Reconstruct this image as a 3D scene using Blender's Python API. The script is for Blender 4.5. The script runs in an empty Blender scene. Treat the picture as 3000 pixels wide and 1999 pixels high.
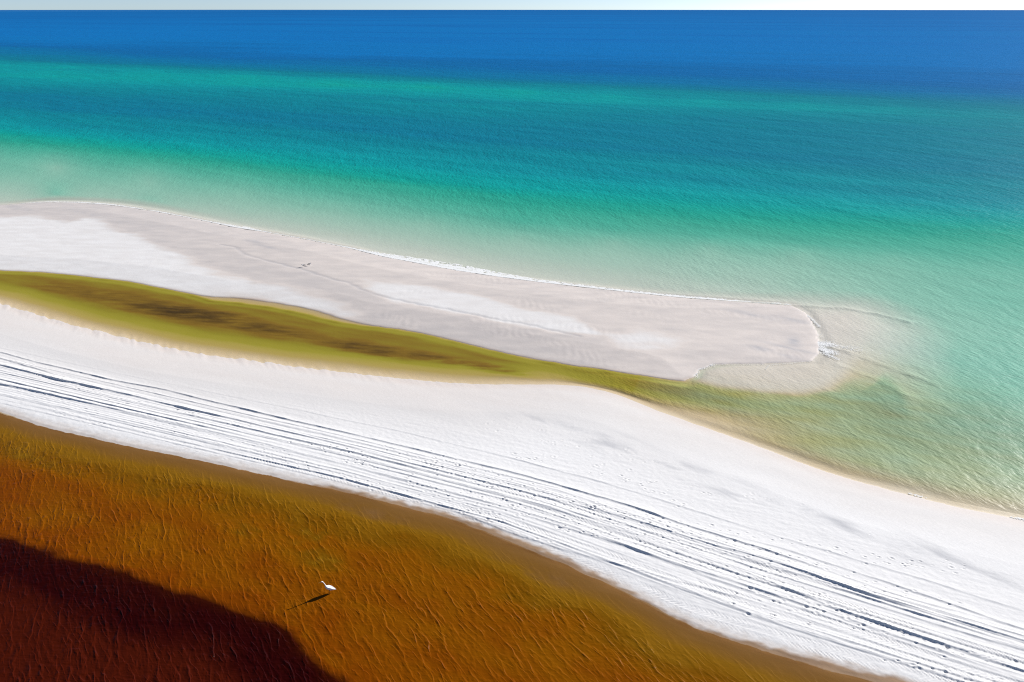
import bpy, bmesh, math
import numpy as np
from mathutils import Vector, Matrix

sc = bpy.context.scene
COL = sc.collection
R = math.radians

# ------------------------------------------------------------------ camera
CAM_H = 24.0
PITCH = math.atan(972.5 / 2000.0)          # looking down from a drone 24 m up
cam = bpy.data.cameras.new("camera")
cam.sensor_width = 36.0
cam.lens = 24.0
cam.clip_start = 0.1
cam.clip_end = 60000.0
cam_ob = bpy.data.objects.new("camera", cam)
COL.objects.link(cam_ob)
cam_ob.location = (0, 0, CAM_H)
cam_ob.rotation_euler = (math.pi / 2 - PITCH, 0, 0)
sc.camera = cam_ob

# ------------------------------------------------------------------ sky, sun, exposure
SUN_AZ, SUN_EL = R(58), R(26)
world = bpy.data.worlds.new("World")
sc.world = world
world.use_nodes = True
wn = world.node_tree
sky = wn.nodes.new("ShaderNodeTexSky")
sky.sky_type = 'NISHITA'
sky.sun_disc = False
sky.sun_elevation = SUN_EL
sky.sun_rotation = SUN_AZ
sky.air_density = 0.38
sky.dust_density = 0.15
sky.ozone_density = 1.2
wn.links.new(sky.outputs[0], wn.nodes["Background"].inputs[0])
wn.nodes["Background"].inputs[1].default_value = 0.078

sun = bpy.data.lights.new("sun", 'SUN')
sun.energy = 5.0
sun.angle = R(0.53)
sun.color = (1.0, 0.965, 0.92)
sun_ob = bpy.data.objects.new("sun", sun)
COL.objects.link(sun_ob)
sd = Vector((math.sin(SUN_AZ) * math.cos(SUN_EL), math.cos(SUN_AZ) * math.cos(SUN_EL), math.sin(SUN_EL)))
sun_ob.rotation_euler = sd.to_track_quat('Z', 'Y').to_euler()
sun_ob.location = (40, 30, 60)

sc.view_settings.view_transform = 'Standard'
sc.view_settings.look = 'None'
sc.view_settings.gamma = 1.0
sc.view_settings.exposure = 0.59
sc.cycles.use_denoising = False
sc.cycles.filter_width = 1.15

# ------------------------------------------------------------------ helpers
rng = np.random.default_rng(7)
SHORE = R(-20)        # everything is laid out along the shore: s along it, t towards the sea


def fade(u):
    return u * u * u * (u * (u * 6 - 15) + 10)


def perlin(x, y, seed=0):
    """gradient noise about -0.7..0.7"""
    r = np.random.default_rng(seed)
    perm = r.permutation(1024)
    ang = r.random(1024) * 2 * np.pi
    gx, gy = np.cos(ang), np.sin(ang)
    xi = np.floor(x).astype(np.int64)
    yi = np.floor(y).astype(np.int64)
    xf, yf = x - xi, y - yi

    def g(ix, iy, fx, fy):
        h = perm[(perm[ix & 1023] + iy) & 1023]
        return gx[h] * fx + gy[h] * fy
    u, v = fade(xf), fade(yf)
    a = g(xi, yi, xf, yf)
    b = g(xi + 1, yi, xf - 1, yf)
    c = g(xi, yi + 1, xf, yf - 1)
    d = g(xi + 1, yi + 1, xf - 1, yf - 1)
    return (a + u * (b - a)) * (1 - v) + (c + u * (d - c)) * v


def fbm(x, y, seed=0, oct=3):
    o, a, tot = 0, 1.0, 0
    for k in range(oct):
        o = o + a * perlin(x * 2 ** k, y * 2 ** k, seed + k)
        tot += a
        a *= 0.5
    return o / tot


def sstep(a, b, x):
    u = np.clip((x - a) / (b - a), 0, 1)
    return u * u * (3 - 2 * u)


def smooth_curve(pts, w=1.2):
    p = np.array(sorted(pts))
    ss = np.arange(p[0, 0] - 40, p[-1, 0] + 40, 0.2)
    tt = np.interp(ss, p[:, 0], p[:, 1])
    # carry on beyond the ends with the end slope
    l = (p[2, 1] - p[0, 1]) / (p[2, 0] - p[0, 0]) * 0.4
    r = (p[-1, 1] - p[-3, 1]) / (p[-1, 0] - p[-3, 0]) * 0.4
    tt = np.where(ss < p[0, 0], p[0, 1] + l * (ss - p[0, 0]), tt)
    tt = np.where(ss > p[-1, 0], p[-1, 1] + r * (ss - p[-1, 0]), tt)
    k = np.exp(-0.5 * (np.arange(-20, 21) * 0.2 / w) ** 2)
    k /= k.sum()
    tt = np.convolve(np.pad(tt, 20, mode='edge'), k, 'valid')
    return lambda s: np.interp(s, ss, tt)


def seg_dist(s, t, pts, closed=False):
    """distance to a polyline, and inside flag when closed"""
    sh = s.shape
    s, t = s.ravel(), t.ravel()
    p = np.array(pts, float)
    q = np.roll(p, -1, 0) if closed else p[1:]
    a = p if closed else p[:-1]
    d = np.full(s.shape, 1e9)
    ins = np.zeros(s.shape, bool)
    for (ax, ay), (bx, by) in zip(a, q):
        ex, ey = bx - ax, by - ay
        L = ex * ex + ey * ey + 1e-12
        u = np.clip(((s - ax) * ex + (t - ay) * ey) / L, 0, 1)
        d = np.minimum(d, (s - ax - u * ex) ** 2 + (t - ay - u * ey) ** 2)
        if closed:
            c = (ay > t) != (by > t)
            with np.errstate(divide='ignore', invalid='ignore'):
                ins ^= c & (s < (bx - ax) * (t - ay) / (by - ay) + ax)
    d = np.sqrt(d)
    if closed:
        d = np.where(ins, d, -d)
    return d.reshape(sh)


def grid_axis(segs):
    """[(start, end, step)...] -> positions"""
    o = []
    for a, b, st in segs:
        n = max(1, int(round((b - a) / st)))
        o.append(np.linspace(a, b, n + 1)[:-1])
    o.append(np.array([segs[-1][1]]))
    return np.concatenate(o)


def growth(a, b, n, p=3.0):
    """positions from a to b whose spacing grows away from a (a excluded)"""
    u = np.linspace(0, 1, n + 1)[1:]
    d0 = 0.3 if b > a else -0.3
    k = (math.exp(1) - 1)
    L = abs(b - a)
    g = np.exp(u * math.log(L / 0.5 + 1)) - 1
    g = g / g[-1] * L
    return a + np.sign(b - a) * g


def make_grid(name, S, T, Z, mats, attrs=None, keep=None, smooth=True, parent=None, kind='structure', cut=None):
    ns, nt = len(S), len(T)
    ss, tt = np.meshgrid(S, T)            # rows along t
    co = np.stack([ss, tt, Z], -1).reshape(-1, 3).astype(np.float32)
    i = np.arange(ns * nt).reshape(nt, ns)
    q = np.stack([i[:-1, :-1], i[:-1, 1:], i[1:, 1:], i[1:, :-1]], -1).reshape(-1, 4)
    if keep is not None:
        k = keep[:-1, :-1] | keep[:-1, 1:] | keep[1:, 1:] | keep[1:, :-1]
        if cut is not None:      # a face belongs to the side its first corner is on
            k &= cut[:-1, :-1]
        q = q[k.ravel()]
        used = np.zeros(len(co), bool)
        used[q.ravel()] = True
        remap = np.cumsum(used) - 1
        q = remap[q]
        co = co[used]
    else:
        used = slice(None)
    me = bpy.data.meshes.new(name)
    me.vertices.add(len(co))
    me.vertices.foreach_set("co", co.ravel())
    me.loops.add(q.size)
    me.loops.foreach_set("vertex_index", q.ravel().astype(np.int32))
    me.polygons.add(len(q))
    me.polygons.foreach_set("loop_start", (np.arange(len(q)) * 4).astype(np.int32))
    me.polygons.foreach_set("loop_total", np.full(len(q), 4, np.int32))
    me.update(calc_edges=True)
    me.polygons.foreach_set("use_smooth", np.full(len(q), smooth))
    for an, av in (attrs or {}).items():
        a = me.attributes.new(an, 'FLOAT', 'POINT')
        a.data.foreach_set("value", np.asarray(av, np.float32).ravel()[used] if keep is not None else np.asarray(av, np.float32).ravel())
    me.materials.append(mats)
    ob = bpy.data.objects.new(name, me)
    ob.rotation_euler = (0, 0, SHORE)
    COL.objects.link(ob)
    ob["kind"] = kind
    return ob


def to_world(s, t):
    c, sn = math.cos(SHORE), math.sin(SHORE)
    return s * c - t * sn, s * sn + t * c


def nt_new(name):
    m = bpy.data.materials.new(name)
    m.use_nodes = True
    nt = m.node_tree
    for n in list(nt.nodes):
        nt.nodes.remove(n)
    return m, nt


class NB:
    """small node builder"""
    def __init__(self, nt):
        self.nt = nt

    def n(self, t, **kw):
        nd = self.nt.nodes.new(t)
        for k, v in kw.items():
            setattr(nd, k, v)
        return nd

    def set(self, sock, v):
        if isinstance(v, bpy.types.NodeSocket):
            self.nt.links.new(v, sock)
        else:
            sock.default_value = v

    def math(self, op, a, b=0.0, c=None, clamp=False):
        nd = self.n("ShaderNodeMath", operation=op, use_clamp=clamp)
        self.set(nd.inputs[0], a)
        self.set(nd.inputs[1], b)
        if c is not None:
            self.set(nd.inputs[2], c)
        return nd.outputs[0]

    def attr(self, name):
        return self.n("ShaderNodeAttribute", attribute_name=name).outputs["Fac"]

    def ramp(self, fac, stops, interp='LINEAR'):
        nd = self.n("ShaderNodeValToRGB")
        cr = nd.color_ramp
        cr.interpolation = interp
        while len(cr.elements) < len(stops):
            cr.elements.new(0.5)
        for e, (p, c) in zip(cr.elements, stops):
            e.position = p
            e.color = (c[0], c[1], c[2], 1)
        self.set(nd.inputs[0], fac)
        return nd.outputs[0]

    def mix(self, f, a, b, mode='MIX'):
        nd = self.n("ShaderNodeMix", data_type='RGBA', blend_type=mode)
        self.set(nd.inputs[0], f)
        self.set(nd.inputs[6], a)
        self.set(nd.inputs[7], b)
        return nd.outputs[2]

    def noise(self, vec, scale, detail=2.0, rough=0.5, dist=0.0, ridged=False):
        nd = self.n("ShaderNodeTexNoise")
        nd.noise_dimensions = '3D'
        nd.inputs["Scale"].default_value = scale
        nd.inputs["Detail"].default_value = detail
        nd.inputs["Roughness"].default_value = rough
        nd.inputs["Distortion"].default_value = dist
        self.set(nd.inputs["Vector"], vec)
        return nd.outputs[0]

    def mapping(self, vec, rot=0.0, scale=(1, 1, 1)):
        nd = self.n("ShaderNodeMapping", vector_type='TEXTURE')
        # texture type: rotate first, then stretch along the rotated axes
        nd.inputs["Rotation"].default_value = (0, 0, rot)
        nd.inputs["Scale"].default_value = scale
        self.set(nd.inputs["Vector"], vec)
        return nd.outputs[0]


def srgb(r, g, b):
    return tuple(((c / 255) / 12.92 if c / 255 <= 0.04045 else ((c / 255 + 0.055) / 1.055) ** 2.4) for c in (r, g, b))


# ------------------------------------------------------------------ the plan of the beach (metres; s along the shore, t towards the sea)
lake_pts = [(-45, 24.64), (-40.7, 24.33), (-33.7, 24.57), (-28.1, 24.92), (-21.8, 25.13), (-19.3, 25.33), (-16.1, 25.29), (-12.5, 25.24),
            (-8.9, 24.66), (-6, 24.12), (-3.8, 23.62), (-2.1, 23.14), (-.5, 22.57), (2.1, 22.29), (4.6, 22.21), (7.1, 22.19), (12, 22.1)]
near_pts = [(-63.2, 37.87), (-56.7, 37.02), (-51, 36.43), (-46, 36.14), (-41.3, 35.98), (-37.3, 36.18), (-33.5, 36.49), (-29.8, 36.85),
            (-26.4, 37.26), (-23, 37.71), (-19.8, 38.21), (-16.7, 38.92), (-13.8, 39.98), (-10.9, 41.04), (-8.7, 41.23), (-6.8, 40.85),
            (-4.5, 39.85), (-1.6, 38.95), (1.2, 38.1), (3.7, 37.18), (6.1, 36.36), (8.3, 35.9), (10.5, 35.66), (12.5, 35.44), (15.6, 35.45), (19, 35.6)]
barS_pts = [(-110, 41), (-81, 43), (-71.6, 43.96), (-67, 45.11), (-61.7, 45.68), (-56.5, 46.05), (-50.7, 45.7), (-46.5, 45.52), (-43.7, 46.31), (-39.5, 46.51),
            (-35.6, 46.32), (-32.4, 45.48), (-29.2, 45.12), (-25.2, 45.29), (-21, 44.79), (-17, 44.18), (-13.4, 43.94), (-8.4, 44.14),
            (-5.2, 44.17), (-2.2, 44.47), (-.7, 44.16), (2.3, 44.45), (5.1, 45.29), (6.8, 46.75)]
barN_pts = [(-112, 57), (-103, 60), (-96.5, 62.08), (-93.3, 65.25), (-88, 66.92), (-82.3, 67.51), (-75, 67.08), (-66.7, 65.9), (-59.5, 64.62), (-55.5, 64.36),
            (-48.7, 63.53), (-42.2, 62.47), (-37.1, 61.18), (-32.6, 60.57), (-27.8, 59.92), (-22.9, 59.67), (-18.4, 59.66), (-12, 59.92),
            (-5.9, 60.28), (-.2, 61.15), (4.3, 61.91)]
tip_pts = [(4.31, 61.91), (5.38, 60.63), (5.96, 58.47), (6.30, 56.20), (6.36, 54.33), (6.29, 52.51), (5.69, 50.90), (2.41, 49.25),
           (0.26, 48.47), (-1.27, 47.76), (-2.16, 46.56), (-2.40, 45.34)]
drop_pts = [(-52, 16.1), (-33.52, 16.29), (-30.60, 16.37), (-27.86, 16.48), (-25.19, 16.55), (-23.42, 16.62), (-20.58, 16.55), (-18.77, 16.68),
            (-16.93, 16.70), (-15.80, 16.38), (-14.98, 15.85), (-13.82, 15.38), (-12.57, 15.03), (-11.6, 14.2), (-11, 12), (-11, -30), (-52, -30)]
lake_c = smooth_curve(lake_pts, 0.5)
near_c = smooth_curve(near_pts, 0.8)
barS_c = smooth_curve(barS_pts, 0.6)
barN_c = smooth_curve(barN_pts, 1.0)
bs = [p for p in barS_pts if p[0] < -2.5]
bar_poly = [(s, float(barS_c(s))) for s in np.arange(-110, -2.6, 1.0)]
bar_poly = [(s, float(barN_c(s))) for s in np.arange(-112, 4.2, 1.0)] + tip_pts + bar_poly[::-1]
shelf_poly = [(-6, 44.6), (-2.2, 44.6), (-.7, 44.3), (2.3, 44.6), (5.1, 45.4), (6.8, 46.9), (8.2, 49.5), (9, 52.5), (10, 57), (10.5, 60), (9.5, 62.4), (4.3, 61.9), (0, 60), (-6, 56)]
drop_poly = drop_pts

depth_pts = np.array([(-1360,769,6.00),(-1221,819,6.00),(-1083,869,6.00),(-945,920,6.00),(-806,970,6.00),(-668,1021,6.00),(-529,1071,6.00),(-391,1121,6.00),(-252,1172,6.00),(-114,1222,6.00),(24,1272,6.00),(163,1323,6.00),(301,1373,6.00),(440,1424,6.00),(578,1474,6.00),(-826,463,5.00),(-634,421,5.00),(-491,390,5.00),(-380,366,5.00),(-291,346,5.00),(-233,352,5.00),(-181,364,5.00),(-131,375,5.00),(-81,380,5.00),(-34,385,5.00),(10,389,5.00),(52,392,5.00),(91,395,5.00),(128,398,5.00),(163,401,5.00),(-733,410,4.30),(-593,393,4.30),(-478,379,4.30),(-382,368,4.30),(-301,358,4.30),(-227,343,4.30),(-164,329,4.30),(-111,318,4.30),(-67,316,4.30),(-27,314,4.30),(9,311,4.30),(42,305,4.30),(71,299,4.30),(97,294,4.30),(120,289,4.30),(-560,312,2.80),(-457,302,2.80),(-371,293,2.80),(-299,286,2.80),(-236,280,2.80),(-180,271,2.80),(-131,263,2.80),(-89,256,2.80),(-53,254,2.80),(-21,252,2.80),(8,250,2.80),(35,248,2.80),(59,246,2.80),(81,244,2.80),(102,242,2.80),(-449,248,1.75),(-371,243,1.75),(-304,239,1.75),(-247,235,1.75),(-197,232,1.75),(-151,227,1.75),(-111,222,1.75),(-76,218,1.75),(-46,217,1.80),(-18,217,1.86),(8,216,1.92),(31,217,1.99),(53,218,2.07),(74,219,2.10),(93,219,2.10),(-367,201,2.00),(-307,200,2.00),(-255,199,2.01),(-209,198,2.03),(-168,197,2.05),(-130,195,2.06),(-97,194,2.08),(-67,192,2.10),(-40,194,2.12),(-16,196,2.14),(7,198,2.15),(29,199,2.17),(49,201,2.19),(69,202,2.20),(87,203,2.20),(-310,168,2.60),(-261,169,2.60),(-218,169,2.58),(-179,169,2.54),(-145,169,2.51),(-113,168,2.50),(-84,167,2.50),(-58,166,2.50),(-35,170,2.50),(-14,173,2.50),(7,177,2.49),(27,179,2.43),(45,180,2.37),(63,182,2.35),(79,184,2.35),(-255.8,137.5,2.60),(-214.1,136.8,2.60),(-177.6,136.1,2.58),(-145.3,135.5,2.54),(-116.5,135.0,2.51),(-90.3,133.8,2.49),(-66.7,132.5,2.47),(-45.7,131.4,2.45),(-27.2,132.7,2.43),(-9.9,134.0,2.41),(6.3,134.8,2.39),(21.2,133.9,2.35),(34.9,133.1,2.31),(47.5,132.4,2.30),(59.2,131.8,2.30),(-215.4,114.4,2.10),(-180.8,114.2,2.10),(-150.3,114.0,2.10),(-123.2,113.8,2.10),(-98.9,113.7,2.10),(-76.0,111.9,2.10),(-55.6,109.9,2.10),(-37.6,108.2,2.10),(-22.0,108.9,2.10),(-7.5,109.5,2.10),(5.9,110.0,2.10),(18.4,110.2,2.10),(30.0,110.4,2.10),(40.9,110.5,2.10),(51.0,110.7,2.10),(-198.2,104.6,1.60),(-164.4,103.1,1.60),(-135.2,101.7,1.60),(-109.7,100.6,1.60),(-87.3,99.5,1.60),(-66.2,96.8,1.60),(-47.7,94.0,1.60),(-31.8,91.5,1.60),(-18.4,92.2,1.60),(-6.0,92.9,1.60),(5.7,93.8,1.60),(16.7,95.7,1.60),(27.3,97.6,1.60),(37.5,99.4,1.60),(47.3,101.1,1.60),(-183.2,96.0,1.05),(-150.2,93.5,1.05),(-122.3,91.3,1.06),(-98.3,89.4,1.08),(-77.6,87.8,1.10),(-58.3,84.6,1.10),(-41.6,81.6,1.10),(-27.4,79.0,1.10),(-15.8,80.3,1.10),(-4.9,81.6,1.10),(5.5,83.0,1.11),(15.4,85.3,1.15),(25.1,87.5,1.19),(34.5,89.6,1.20),(43.7,91.7,1.20),(-170.6,88.8,0.65),(-138.3,85.4,0.65),(-111.5,82.6,0.66),(-88.9,80.2,0.68),(-69.6,78.1,0.70),(-52.8,76.2,0.69),(-38.1,74.5,0.67),(-25.3,72.9,0.65),(-14.6,74.5,0.66),(-4.3,76.0,0.67),(5.4,77.5,0.70),(14.7,79.3,0.81),(23.7,80.9,0.91),(32.4,82.5,0.95),(40.7,84.1,0.95),(-136.1,69.1,0.85),(-115.0,69.6,0.85),(-96.0,70.0,0.76),(-78.9,70.4,0.62),(-63.4,70.7,0.48),(-48.4,69.5,0.44),(-35.0,68.2,0.43),(-23.2,67.0,0.42),(-13.0,67.5,0.46),(-3.6,67.9,0.49),(5.2,68.4,0.55),(13.5,68.8,0.67),(21.2,69.2,0.80),(28.4,69.5,0.85),(35.2,69.8,0.85),(-124.6,62.5,0.25),(-106.0,63.5,0.25),(-89.1,64.4,0.24),(-73.7,65.3,0.22),(-59.6,66.0,0.20),(-45.3,64.8,0.21),(-32.6,63.2,0.21),(-21.4,61.8,0.22),(-11.9,62.2,0.25),(-3.0,62.5,0.28),(5.1,61.6,0.34),(12.0,56.5,0.53),(17.6,52.4,0.73),(22.2,49.0,0.80),(26.1,46.1,0.80),(17.9,44.7,0.8),(16.8,40.5,0.62),(16.0,37.3,0.3),(15.6,35.6,0.05),(24.2,47.0,0.85),(21.5,39.3,0.5),(10.4,44.7,0.75),(11.7,55.4,0.65),(8.6,38.9,0.5)])


def _uv(s, t):
    tt = np.maximum(t, 20.0)
    return s / (tt + 12.0), 0.55 * np.log(tt)


def sea_depth(s, t):
    """smooth soundings of the open water (radial basis interpolation)"""
    u0, v0 = _uv(depth_pts[:, 0], depth_pts[:, 1])
    K = np.sqrt((u0[:, None] - u0[None]) ** 2 + (v0[:, None] - v0[None]) ** 2)
    A = np.block([[K, np.ones((len(u0), 1))], [np.ones((1, len(u0))), np.zeros((1, 1))]])
    w = np.linalg.solve(A, np.append(depth_pts[:, 2], 0))
    u, v = _uv(s.ravel(), t.ravel())
    u = np.clip(u, -2.2, 1.6)
    v = np.clip(v, 1.5, 5.2)
    o = np.full(u.shape, w[-1])
    for k in range(len(u0)):
        o += w[k] * np.sqrt((u - u0[k]) ** 2 + (v - v0[k]) ** 2)
    return np.clip(o, 0.05, 9).reshape(s.shape)


def bar_sd(s, t):
    wob = 0.18 * fbm(s / 1.7, t / 1.2, 31, 3)
    return seg_dist(s, t, bar_poly, True) + wob


def near_sd(s, t):
    """>0 on the beach, <0 in the channel or sea"""
    cusp = 0.45 * np.clip(fbm((s * 0.8 + t * 0.9) / 0.55, (t - s * .2) / 2.5, 17, 2), -1, 1) * sstep(-12, -26, s)
    raw = (near_c(s) - t) * 0.94
    return raw + cusp * np.exp(-(raw / 0.9) ** 2) + 0.1 * fbm(s / 1.3, t / 1.0, 18, 2)


def lake_sd(s, t):
    """>0 on the beach, <0 in the lake"""
    return t - lake_c(s) + 0.16 * fbm(s / 1.1, t / 0.5, 23, 3)


def lagoon_weight(s, t):
    mid = 0.5 * (barS_c(np.minimum(s, 4)) + barN_c(np.minimum(s, 4)))
    return sstep(3, -7, s) * (t < mid)


def bed_height(s, t):
    """height of sand under sea and channel and on the bar (water level 0)"""
    b = bar_sd(s, t)
    n = near_sd(s, t)
    sh = seg_dist(s, t, shelf_poly, True) + 0.7 * fbm(s / 2.5, t / 2.0, 38, 3)
    sw = sstep(52.0, 45.5, t) * sstep(12, 5, s)          # the shoal drops off to the channel, and fades out slowly to the sea
    # channel: slow slope from the beach, steep bank along the bar
    dn, db = np.maximum(-n, 0), np.maximum(-b, 0)
    ledge = 0.25 + 0.75 * sstep(-49, -44, s) * sstep(-27, -36, s) + 0.12 * fbm(s / 2.0, s * 0, 39, 2)
    bank = 0.02 + np.minimum(0.22 * db, 0.10) + 0.75 * np.maximum(db - ledge, 0)
    lag = -np.minimum(0.07 * dn + 0.035 * dn ** 2, bank)
    lag = np.maximum(lag, -0.75)
    opn = -np.minimum(np.minimum(sea_depth(s, t), 0.01 + 0.13 * dn + 0.035 * dn ** 2), 0.04 + (0.09 + 0.22 * sstep(50, 46.5, t)) * db + 0.012 * db ** 2)
    w = lagoon_weight(s, t)
    off = lag * w + opn * (1 - w)
    # the outflow keeps a scour hole open round the end of the bar
    hole = np.full(s.shape, 99.0)
    m = (np.abs(s) < 20) & (t > 36) & (t < 52)
    hole[m] = seg_dist(s[m], t[m], [(-14, 42.3), (-11.7, 43.0), (-8.3, 42.8), (-5.2, 42.5), (-1.3, 42.55), (2.6, 42.9), (6.9, 44.0), (10.5, 46.5)])
    off = off - 0.38 * np.exp(-(hole / 1.15) ** 2) * sstep(0, 1.0, np.minimum(dn, db + .15)) * sstep(-14, -9, s) * sstep(9, 0, s)
    off = np.maximum(off, -0.04 - 0.07 * sstep(3, -0.3, sh) - sw * (0.9 * sstep(0.4, -1.5, sh) + 8 * sstep(-1.6, -2.4, sh)) - (1 - sw) * 0.05 * np.maximum(0.6 - sh, 0) ** 1.25)
    up = np.minimum(0.055 * np.maximum(b, 0) + 0.02, 0.05 + 0.17 * sstep(6, -10, s)) * sstep(-.02, 0.1, b)
    z = np.where(b > 0, up, off)
    zb = np.minimum(0.07 * np.maximum(n, 0), 0.3)
    return np.where(n > 0, zb, z), b, n


# ------------------------------------------------------------------ sand material
def sand_material():
    m, nt = nt_new("quartz_sand")
    b = NB(nt)
    geo = b.n("ShaderNodeTexCoord").outputs["Object"]
    wet, grey, tan = b.attr("wet"), b.attr("grey"), b.attr("tannin")
    big = b.noise(b.mapping(geo, 0.0, (3.0, 1, 1)), 0.22, 5, 0.6)
    fine = b.noise(geo, 9.0, 4, 0.65)
    streak = b.noise(b.mapping(geo, R(4), (9, 1, 1)), 1.1, 4, 0.6)
    w = b.math('ADD', wet, b.math('MULTIPLY', b.math('SUBTRACT', big, 0.5), b.math('MULTIPLY', wet, 0.35)), clamp=True)
    w = b.math('ADD', w, b.math('MULTIPLY', b.math('SUBTRACT', streak, 0.5), b.math('MULTIPLY', wet, 0.25)), clamp=True)
    col = b.ramp(w, [(0.0, (0.80, 0.795, 0.785)), (0.35, (0.70, 0.68, 0.66)), (0.7, (0.66, 0.60, 0.555)), (1.0, (0.54, 0.50, 0.475))])
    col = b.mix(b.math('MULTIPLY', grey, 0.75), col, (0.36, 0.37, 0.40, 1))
    silt = b.noise(b.mapping(geo, R(-3), (6, 1, 1)), 1.6, 5, 0.65)
    stain = b.ramp(silt, [(0.32, (0.22, 0.115, 0.045)), (0.5, (0.30, 0.17, 0.075)), (0.7, (0.37, 0.225, 0.11))])
    col = b.mix(tan, col, stain)
    shade = b.ramp(fine, [(0.3, (0.95, 0.95, 0.95)), (0.7, (1.04, 1.04, 1.04))])
    col = b.mix(1.0, col, shade, 'MULTIPLY')
    # relief of the grains and small wind ripples
    bump = b.n("ShaderNodeBump")
    bump.inputs["Strength"].default_value = 0.5
    bump.inputs["Distance"].default_value = 0.012
    rip = b.noise(b.mapping(geo, R(-35), (2.2, 1, 1)), 5.0, 5, 0.6)
    b.set(bump.inputs["Height"], b.math('MULTIPLY', rip, b.math('SUBTRACT', 1.0, b.math('MULTIPLY', wet, 0.7))))
    p = b.n("ShaderNodeBsdfPrincipled")
    b.set(p.inputs["Base Color"], col)
    b.set(p.inputs["Roughness"], b.math('SUBTRACT', 0.95, b.math('MULTIPLY', wet, 0.4)))
    p.inputs["Specular IOR Level"].default_value = 0.12
    b.set(p.inputs["Normal"], bump.outputs[0])
    out = b.n("ShaderNodeOutputMaterial")
    nt.links.new(p.outputs[0], out.inputs[0])
    return m


# ------------------------------------------------------------------ water materials
def water_material(name, ramps, tannin_ramp, wave, spec, cap, rough):
    """Clear water over a real bed: part of the light goes through (less with depth), the rest
    comes back from the water itself in a colour set by its depth and by dissolved tannin."""
    m, nt = nt_new(name)
    b = NB(nt)
    geo = b.n("ShaderNodeTexCoord").outputs["Object"]
    depth, tan = b.attr("depth"), b.attr("tannin")
    patch = b.noise(b.mapping(geo, 0.0, (7, 1, 1)), 0.035, 5, 0.6)
    patch2 = b.noise(b.mapping(geo, R(3), (9, 1, 1)), 0.006, 5, 0.65)
    dd = b.math('MULTIPLY', depth, b.math('ADD', 0.52, b.math('ADD', b.math('MULTIPLY', patch, 0.36), b.math('MULTIPLY', patch2, 0.6))))
    sea = b.ramp(b.math('DIVIDE', dd, 8.0), ramps, 'B_SPLINE' if ramps is SEA else 'LINEAR')
    brown = b.ramp(b.math('DIVIDE', dd, 3.0), tannin_ramp)
    body = b.mix(tan, sea, brown)
    opac = b.attr("opacity")
    bump = b.n("ShaderNodeBump")
    bump.inputs["Strength"].default_value = 1.0
    bump.inputs["Distance"].default_value = 1.0
    b.set(bump.inputs["Height"], wave(b, geo))
    dif = b.n("ShaderNodeBsdfDiffuse")
    b.set(dif.inputs["Color"], body)
    b.set(dif.inputs["Normal"], bump.outputs[0])
    tr = b.n("ShaderNodeBsdfTransparent")
    tint = b.mix(tan, b.mix(b.math('MULTIPLY', depth, 0.8, clamp=True), (0.985, 1.0, 0.985, 1), (0.55, 0.93, 0.88, 1)),
                 b.mix(b.math('MULTIPLY', depth, 1.2, clamp=True), (0.97, 0.90, 0.75, 1), (0.75, 0.50, 0.16, 1)))
    b.set(tr.inputs["Color"], tint)
    mx = b.n("ShaderNodeMixShader")
    b.set(mx.inputs[0], opac)
    nt.links.new(tr.outputs[0], mx.inputs[1])
    nt.links.new(dif.outputs[0], mx.inputs[2])
    gl = b.n("ShaderNodeBsdfGlossy")
    gl.inputs["Roughness"].default_value = rough
    b.set(gl.inputs["Normal"], bump.outputs[0])
    fr = b.n("ShaderNodeFresnel")
    fr.inputs["IOR"].default_value = 1.333
    b.set(fr.inputs["Normal"], bump.outputs[0])
    mg = b.n("ShaderNodeMixShader")
    b.set(mg.inputs[0], b.math('MULTIPLY', b.math('MINIMUM', fr.outputs[0], cap), spec))
    nt.links.new(mx.outputs[0], mg.inputs[1])
    nt.links.new(gl.outputs[0], mg.inputs[2])
    out = b.n("ShaderNodeOutputMaterial")
    nt.links.new(mg.outputs[0], out.inputs[0])
    return m


def sea_waves(b, geo):
    # crests lie askew to the shore; longer waves offshore, short ripples on top
    r = b.mapping(geo, R(-60), (2.4, 1, 1))
    r2 = b.mapping(geo, R(-12), (2.4, 1, 1))
    r3 = b.mapping(geo, R(-25), (2.8, 1, 1))
    h = b.math('MULTIPLY', b.noise(r, 0.6, 4, 0.6), 0.165)
    h2 = b.math('MULTIPLY', b.noise(r, 2.2, 3, 0.6), 0.08)
    h3 = b.math('MULTIPLY', b.noise(r2, 0.16, 3, 0.5), 0.45)
    h4 = b.math('MULTIPLY', b.noise(r3, 4.5, 2, 0.5), 0.085)
    h = b.math('ADD', b.math('ADD', h, h4), b.math('ADD', h2, h3))
    return b.math('MULTIPLY', h, b.attr("chop"))


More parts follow.
